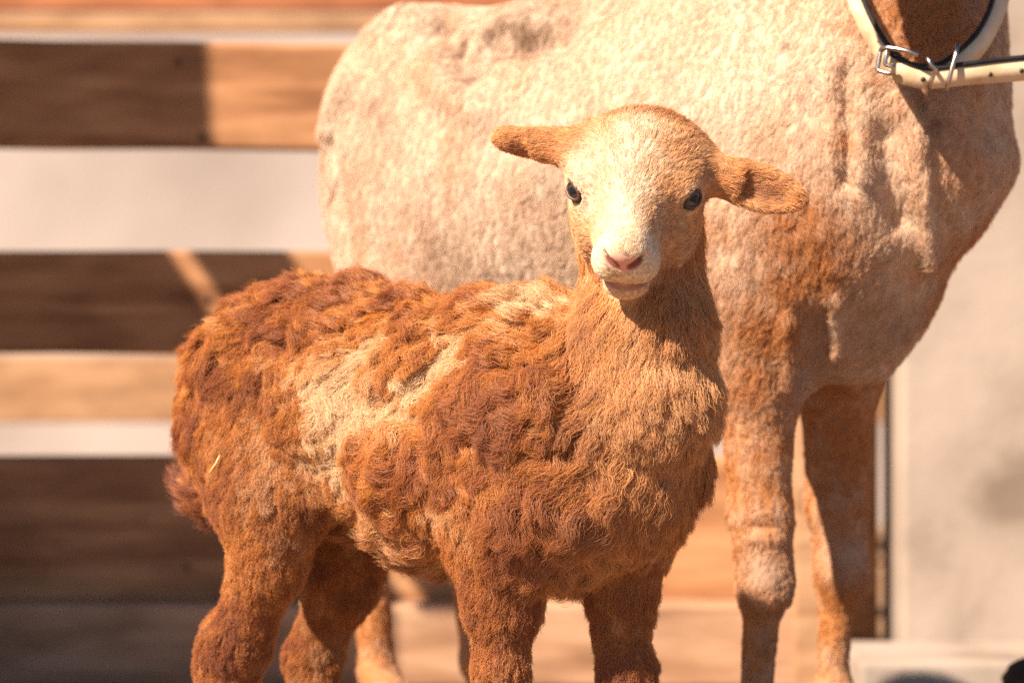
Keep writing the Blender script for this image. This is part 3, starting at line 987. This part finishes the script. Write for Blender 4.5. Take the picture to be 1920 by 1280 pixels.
# ------------------------------------------------------------------ setting
def wood_mat(name, c0, c1, c2, rough=.8):
    m, nt, b = new_mat(name)
    tc = nd(nt, 'ShaderNodeTexCoord')
    oi = nd(nt, 'ShaderNodeObjectInfo')
    ad = nd(nt, 'ShaderNodeVectorMath', operation='ADD')
    sc2 = nd(nt, 'ShaderNodeVectorMath', operation='SCALE'); sc2.inputs['Scale'].default_value = 13.0
    cmb = nd(nt, 'ShaderNodeCombineXYZ')
    for i in range(3):
        nt.links.new(oi.outputs['Random'], cmb.inputs[i])
    nt.links.new(cmb.outputs[0], sc2.inputs[0])
    nt.links.new(tc.outputs['Object'], ad.inputs[0]); nt.links.new(sc2.outputs[0], ad.inputs[1])
    mp = nd(nt, 'ShaderNodeMapping'); mp.inputs['Scale'].default_value = (.9, 6, 9)
    nt.links.new(ad.outputs[0], mp.inputs['Vector'])
    nz = nd(nt, 'ShaderNodeTexNoise'); nz.inputs['Scale'].default_value = 4; nz.inputs['Detail'].default_value = 8; nz.inputs['Distortion'].default_value = .6
    nt.links.new(mp.outputs[0], nz.inputs['Vector'])
    r = ramp(nt, [(.25, c0), (.5, c1), (.75, c2)])
    nt.links.new(nz.outputs['Fac'], r.inputs[0])
    mp2 = nd(nt, 'ShaderNodeMapping'); mp2.inputs['Scale'].default_value = (1, 3, 3)
    nt.links.new(ad.outputs[0], mp2.inputs['Vector'])
    n3 = nd(nt, 'ShaderNodeTexNoise'); n3.inputs['Scale'].default_value = 7; n3.inputs['Detail'].default_value = 3
    nt.links.new(mp2.outputs[0], n3.inputs['Vector'])
    r3 = ramp(nt, [(.35, (.62, .58, .55)), (.6, (1, 1, 1))])
    nt.links.new(n3.outputs['Fac'], r3.inputs[0])
    mx = nd(nt, 'ShaderNodeMix', data_type='RGBA', blend_type='MULTIPLY'); mx.inputs[0].default_value = .8
    nt.links.new(r.outputs[0], mx.inputs[6]); nt.links.new(r3.outputs[0], mx.inputs[7])
    nt.links.new(mx.outputs[2], b.inputs['Base Color'])
    b.inputs['Roughness'].default_value = rough
    b.inputs['Specular IOR Level'].default_value = .2
    bp = nd(nt, 'ShaderNodeBump'); bp.inputs['Strength'].default_value = .4; bp.inputs['Distance'].default_value = .002
    nt.links.new(nz.outputs['Fac'], bp.inputs['Height']); nt.links.new(bp.outputs[0], b.inputs['Normal'])
    return m

wood = wood_mat('rough_timber', (.27, .122, .057), (.45, .230, .112), (.56, .32, .165))
wood_far = wood_mat('pale_timber', (.36, .20, .10), (.46, .28, .16), (.54, .35, .21))
wood_low = wood_mat('weathered_timber', (.34, .19, .11), (.47, .29, .18), (.55, .37, .245))
wood_red = wood_mat('red_timber', (.30, .11, .05), (.42, .17, .08), (.50, .22, .11))
sand = noise_mat('sand', [(.3, (.22, .135, .078)), (.7, (.31, .195, .118))], 3.0, 8, .95, .5, bscale=60, dist=.01)
plaster = noise_mat('plaster', [(.34, (.22, .175, .14)), (.46, (.36, .30, .25)), (.62, (.43, .365, .31))], 4.2, 10, .9, .5, bscale=16, dist=.006)
white_pl = noise_mat('white_plaster', [(.3, (.33, .29, .27)), (.7, (.52, .475, .45))], 1.3, 5, .9, .2)
nail_m, _, nb = new_mat('rusty_nail'); nb.inputs['Base Color'].default_value = (.05, .03, .02, 1); nb.inputs['Roughness'].default_value = .7

# ground: one sheet with low swells
gxs = np.concatenate([[-60, -25, -10, -5], np.linspace(-3, 3, 61), [5, 10, 25, 60]])
gys = np.concatenate([[-20, -6, -1], np.linspace(0.5, 8, 76), [12, 25, 60, 120]])
GX, GY = np.meshgrid(gxs, gys, indexing='ij')
gp_ = np.stack([GX.ravel(), GY.ravel(), np.zeros(GX.size)], 1)
gzv = (fnoise(gp_ * 1.3, 91, 3) - .5) * .02 - .008 - .09 * sstep(3.3, 4.1, gp_[:, 1])
gp_[:, 2] = gzv
ny_ = len(gys)
gF = [(i * ny_ + j, (i + 1) * ny_ + j, (i + 1) * ny_ + j + 1, i * ny_ + j + 1) for i in range(len(gxs) - 1) for j in range(ny_ - 1)]
tag(mesh_obj('ground', gp_, gF, sand), kind='structure')

# near fence of rough boards
FY = 4.30
def FX(px): return (px - 960) / FPX * FY
def FZ(py): return CAM_H - (py - 640) / FPX * FY
fence = empty('board_fence', (-.6, FY, 0))
tag(fence, 'rough brown board fence with wide gaps, behind both sheep', 'fence')
def board(x0, x1, z0, z1, y0=FY, th=.028, tilt=0.0, mat=wood):
    import bmesh
    bm = bmesh.new()
    n = 14
    xs = np.linspace(x0, x1, n)
    rows = []
    for i, x in enumerate(xs):
        e = rng.normal(0, .0012, 4)
        dz = tilt * (x + .45)
        ring = [bm.verts.new((x, y0 + .002, z0 + .002 + e[0] + dz)), bm.verts.new((x, y0, z0 + .006 + e[0] + dz)), bm.verts.new((x, y0, z1 - .006 + e[1] + dz)), bm.verts.new((x, y0 + .004, z1 + e[1] + dz)),
                bm.verts.new((x, y0 + th, z1 + e[1] + dz)), bm.verts.new((x, y0 + th, z0 + e[0] + dz))]
        rows.append(ring)
    for a, b in zip(rows[:-1], rows[1:]):
        for k in range(6):
            bm.faces.new((a[k], b[k], b[(k + 1) % 6], a[(k + 1) % 6]))
    bm.faces.new(rows[0]); bm.faces.new(rows[-1][::-1])
    bmesh.ops.recalc_face_normals(bm, faces=list(bm.faces))
    me = bpy.data.meshes.new('board'); bm.to_mesh(me); bm.free()
    me.materials.append(mat)
    o = link(bpy.data.objects.new('board', me))
    return child_at(o, fence)
boards = [board(-1.9, FX(1478), FZ(280), FZ(78), tilt=-.014), board(-1.9, FX(1478), FZ(666), FZ(470)), board(-1.9, FX(1478), FZ(1128), FZ(856)),
          board(-1.9, FX(1500), FZ(1277), FZ(1124), y0=FY - .085, th=.11, mat=wood_low)]
for px, py in ((335, 118), (380, 258), (388, 560), (370, 640), (355, 950), (350, 1062)):
    V, F = tube([(FX(px), FY - .0025, FZ(py)), (FX(px), FY + .01, FZ(py))], .0045, 10)
    child_at(mesh_obj('nail', V, F, nail_m), fence)
for x0, x1, y0, y1, z1 in ((FX(1478), FX(1530), FY - .10, FY - .02, 1.5), (-1.30, -1.20, FY + .03, FY + .12, 1.2)):
    child_at(box('post', x0, x1, y0, y1, -.12, z1, wood_far), fence)

gate_post = box('gate_post', FX(1548), FX(1655), FY + .05, FY + .15, -.12, 1.6, wood, bev=.004)
tag(gate_post, 'orange brown timber post just left of the plaster pillar', 'post')

# plaster pillar and its plinth, right
pillar = box('plaster_pillar', .5475, 1.9, 4.20, 4.41, -.12, 2.4, plaster, bev=.008)
tag(pillar, 'beige roughly plastered wall end at the right edge', 'wall')
plV, plF = [], []
plinth = box('plinth', .456, 1.95, 3.92, 4.198, -.12, -.020, plaster, bev=.008)
tag(plinth, 'low plastered step at the foot of the beige wall', 'step')

# distant rails and the white wall behind them
far_fence = empty('far_fence', (-.5, 6.4, 0))
tag(far_fence, 'sunlit tan timber rails seen through the gaps of the board fence', 'fence')
def fz(py, Y): return CAM_H - (py - 640) / FPX * Y
for z0, z1, m_ in ((fz(792, 6.4), fz(668, 6.4), wood_far), (fz(60, 6.4), fz(24, 6.4), wood_far), (fz(20, 6.4), fz(-230, 6.4), wood_red)):
    child_at(box('rail', -3.2, 1.6, 6.4, 6.44, z0, z1, m_, bev=.006), far_fence)
for x in (-2.4, .1, .9):
    child_at(box('post', x, x + .1, 6.445, 6.54, -.12, 1.45, wood_far, bev=.006), far_fence)
far_wall = box('white_wall', -8, 5, 8.0, 8.3, -.12, 3.2, white_pl, bev=.01)
tag(far_wall, 'blurred white wall glowing in the gap between the fence boards', 'wall')

# unseen timber plates added beyond the left edge to cast slanting shade on the fence
SHY = 3.30
def to_sh(px, py):
    t = (FY - SHY) / -TO_SUN.y
    return np.array([FX(px) + TO_SUN.x * t, FZ(py) + TO_SUN.z * t])
shade_screen = empty('shade_screen', (-1.5, SHY, 0))
tag(shade_screen, 'unseen timber screen with a slanting edge, added left of the picture to shade the fence', 'shade_screen')
def sh_plate(name, poly, y0=SHY, th=.03):
    n = len(poly)
    V = [(x, y0, z) for x, z in poly] + [(x, y0 + th, z) for x, z in poly]
    F = [tuple(range(n)), tuple(range(n, 2 * n))[::-1]] + [(i, i + n, (i + 1) % n + n, (i + 1) % n) for i in range(n)]
    return child_at(mesh_obj(name, V, F, wood, smooth=False), shade_screen)
e0, e1 = to_sh(400, 262), to_sh(1050, 1225)
def on_edge(z, off):
    t = (z - e0[1]) / (e1[1] - e0[1])
    if t < 0: t *= .08
    return (e0[0] + (e1[0] - e0[0]) * t + off, z)
ztop, zlow = 2.9, e1[1] - .05
o1, o2 = -.138, -.172
sh_plate('shade_strip', [on_edge(ztop, 0), on_edge(e0[1], 0), on_edge(zlow, 0), on_edge(zlow, o1), on_edge(e0[1], o1), on_edge(ztop, o1)])
lo_ = on_edge(zlow, o2)
sh_plate('shade_panel', [on_edge(ztop, o2), on_edge(e0[1], o2), lo_, (lo_[0], -.12), (-3.2, -.12), (-3.2, ztop)])
zj = to_sh(0, 462)[1]
sh_plate('shade_cover', [on_edge(ztop, -.02), on_edge(e0[1], -.02), on_edge(zj, -.02), on_edge(zj, -.3), on_edge(e0[1], -.3), on_edge(ztop, -.3)], SHY + .032)
child_at(box('screen_post', lo_[0] - .09, lo_[0] - .005, SHY + .064, SHY + .14, -.12, zlow, wood), shade_screen)

# ------------------------------------------------------------------ lamb's eyes
def eye_mat():
    m, nt, b = new_mat('lamb_eye')
    at = nd(nt, 'ShaderNodeAttribute', attribute_name='skin')
    nt.links.new(at.outputs['Color'], b.inputs['Base Color'])
    b.inputs['Roughness'].default_value = .04
    b.inputs['IOR'].default_value = 1.45
    return m
em = eye_mat()
lid_m, _, lb_ = new_mat('eyelid_skin'); lb_.inputs['Base Color'].default_value = (.10, .05, .036, 1); lb_.inputs['Roughness'].default_value = .4
for s in (-1, 1):
    e, od = EYES[s]
    nu, nv = 36, 24
    lon = nrm(HR * 1.0 + HF * .1); lon = nrm(lon - od * (lon @ od)); ver = np.cross(od, lon)
    V = []; C = []
    for i in range(nv + 1):
        th = math.pi * i / nv
        for j in range(nu):
            ph = 2 * math.pi * j / nu
            a, b = math.sin(th) * math.cos(ph), math.sin(th) * math.sin(ph)
            bulge = EYE_R * (1 + .06 * max(0, math.cos(th)) ** 6)
            V.append(e + bulge * (math.cos(th) * od + a * lon + b * ver))
            pup = (a / .55) ** 2 + (b / .26) ** 2 < 1 and th < 1.5
            iris = th < .95
            C.append((.006, .006, .008) if pup else (((.11, .12, .135) if s > 0 else (.05, .042, .038)) if iris else (.07, .05, .04)))
    F = [(i * nu + j, i * nu + (j + 1) % nu, (i + 1) * nu + (j + 1) % nu, (i + 1) * nu + j) for i in range(nv) for j in range(nu)]
    o = mesh_obj('eye', V, [f[::-1] for f in F], em, lamb)
    add_skin(o, np.array(C))
    lo, sh = EYE_AX[s]
    ring = np.array([e + EYE_R * 1.07 * nrm(od + lo * 1.0 * math.cos(t) + sh * .56 * math.sin(t)) for t in np.linspace(0, 2 * math.pi, 40)[:-1]])
    Vr, Fr = tube(ring, .00125, 8, True)
    mesh_obj('eyelid', Vr, Fr, lid_m, lamb)

# ------------------------------------------------------------------ the ewe's collar
leather = noise_mat('cream_leather', [(.32, (.40, .27, .15)), (.5, (.66, .50, .32)), (.75, (.74, .60, .43))], 26, 8, .55, .25, spec=.4)
black_m = noise_mat('black_edge', [(.3, (.012, .012, .014)), (.7, (.03, .028, .03))], 60, 4, .6, .3)
steel, _, sb_ = new_mat('buckle_steel'); sb_.inputs['Base Color'].default_value = (.45, .38, .34, 1); sb_.inputs['Metallic'].default_value = 1; sb_.inputs['Roughness'].default_value = .28
hole_m, _, hb_ = new_mat('strap_hole'); hb_.inputs['Base Color'].default_value = (.02, .015, .01, 1)
CY = 2.70
def Wc(px, py, dy=0.0): return W(px, py, CY + dy)
collar = empty('collar', tuple(Wc(1735, 110)))
tag(collar, 'cream leather strap collar with black edge and steel buckle on the ewe', 'collar')
inner = spline([Wc(1600, -150, .16), Wc(1598, -60, .09), Wc(1622, 10, .04), Wc(1648, 62, .012), Wc(1676, 100, 0), Wc(1712, 122, -.006), Wc(1760, 122, -.004), Wc(1800, 96, .010), Wc(1838, 56, .035), Wc(1862, 0, .075), Wc(1868, -70, .12), Wc(1850, -150, .18)], 70)
outer = spline([Wc(1566, -150, .165), Wc(1570, -60, .095), Wc(1596, 22, .045), Wc(1626, 84, .017), Wc(1662, 134, .004), Wc(1708, 158, -.003), Wc(1766, 156, 0), Wc(1812, 134, .015), Wc(1856, 86, .042), Wc(1890, 10, .083), Wc(1900, -70, .128), Wc(1884, -150, .188)], 70)
tg = nrows(np.gradient(inner, axis=0)); wd = nrows(outer - inner)
no = nrows(np.cross(wd, tg)); no[no[:, 1] > 0] *= -1
V, F = strap(inner, outer, .0028, no); child_at(mesh_obj('strap', V, F, leather), collar)
V, F = tube(inner - no * .0014, .0026, 8); child_at(mesh_obj('black_edge', V, F, black_m), collar)
# loose end of the strap, running out to the right
t_up = spline([Wc(1672, 100, -.012), Wc(1700, 118, -.020), Wc(1742, 129, -.022), Wc(1800, 122, -.020), Wc(1860, 114, -.014), Wc(1920, 108, -.008), Wc(2010, 98, .0)], 40)
t_dn = spline([Wc(1664, 142, -.010), Wc(1692, 158, -.018), Wc(1742, 166, -.020), Wc(1800, 161, -.018), Wc(1860, 156, -.012), Wc(1920, 151, -.006), Wc(2010, 141, .002)], 40)
no2 = np.tile(nrm([0.05, -1, .05]), (40, 1))
V, F = strap(t_up, t_dn, .003, no2); child_at(mesh_obj('strap_end', V, F, leather), collar)
V, F = tube(t_up - no2 * .0014, .0027, 8); child_at(mesh_obj('black_edge', V, F, black_m), collar)
for px, py in ((1731, 149), (1796, 145), (1857, 140), (1916, 133)):
    c = Wc(px, py, -.0225 + max(0, px - 1742) * .00008)
    V, F = tube([c + (0, -.0002, 0), c + (0, .002, 0)], .0022, 10); child_at(mesh_obj('hole', V, F, hole_m), collar)
fr = [Wc(1652, 95, -.016), Wc(1664, 90, -.022), Wc(1700, 96, -.030), Wc(1722, 104, -.032)]
V, F = tube(spline(fr, 16), .0024, 8); child_at(mesh_obj('buckle_prong', V, F, steel), collar)
fr = [Wc(1652, 92, -.012), Wc(1646, 128, -.014), Wc(1652, 134, -.016), Wc(1672, 138, -.022), Wc(1674, 126, -.024), Wc(1660, 120, -.022), Wc(1664, 92, -.020)]
V, F = tube(spline(fr + [fr[0]], 40)[:-1], .0022, 8, True); child_at(mesh_obj('buckle', V, F, steel), collar)
for a in ([Wc(1738, 108, -.028), Wc(1754, 132, -.030), Wc(1740, 166, -.026)], [Wc(1796, 82, -.022), Wc(1786, 126, -.027), Wc(1774, 170, -.026)]):
    V, F = tube(np.array([a[0] + (a[1] - a[0]) * t for t in (0, .5, 1)] + [a[1] + (a[2] - a[1]) * t for t in (.5, 1)]), .0022, 8)
    child_at(mesh_obj('keeper_loop', V, F, steel), collar)

# ------------------------------------------------------------------ small things
straw_m, _, st_ = new_mat('straw'); st_.inputs['Base Color'].default_value = (.75, .52, .20, 1)
c0 = surf_at(LV, LN, 398, 866)
sp = c0 + nrm(CAMP - c0) * .022
V, F = tube(np.array([sp + np.array([-.0055, 0, -.008]), sp, sp + np.array([.0035, 0, .007])]), .0009, 6)
tag(mesh_obj('straw', V, F, straw_m), 'short pale straw stuck in the wool of the rump', 'straw')

def rock(name, c, r, seed, mat, flat=1.0):
    import bmesh
    bm = bmesh.new(); bmesh.ops.create_icosphere(bm, subdivisions=4, radius=1.0)
    P = np.array([v.co for v in bm.verts])
    d = 1 + .55 * (fnoise(P * 1.6, seed, 3) - .5) + .12 * (fnoise(P * 6, seed + 5, 2) - .5)
    P = P * d[:, None] * np.asarray(r) + np.asarray(c)
    F = [tuple(v.index for v in f.verts) for f in bm.faces]; bm.free()
    return mesh_obj(name, P, F, mat)
dark_stone = noise_mat('dark_stone', [(.3, (.03, .02, .018)), (.7, (.07, .05, .04))], 12, 6, .9, .6, bscale=40, dist=.004)
tag(rock('stone', W(1950, 1296, 3.2), (.045, .04, .035), 9, dark_stone), 'small dark stone in the bottom right corner', 'stone')
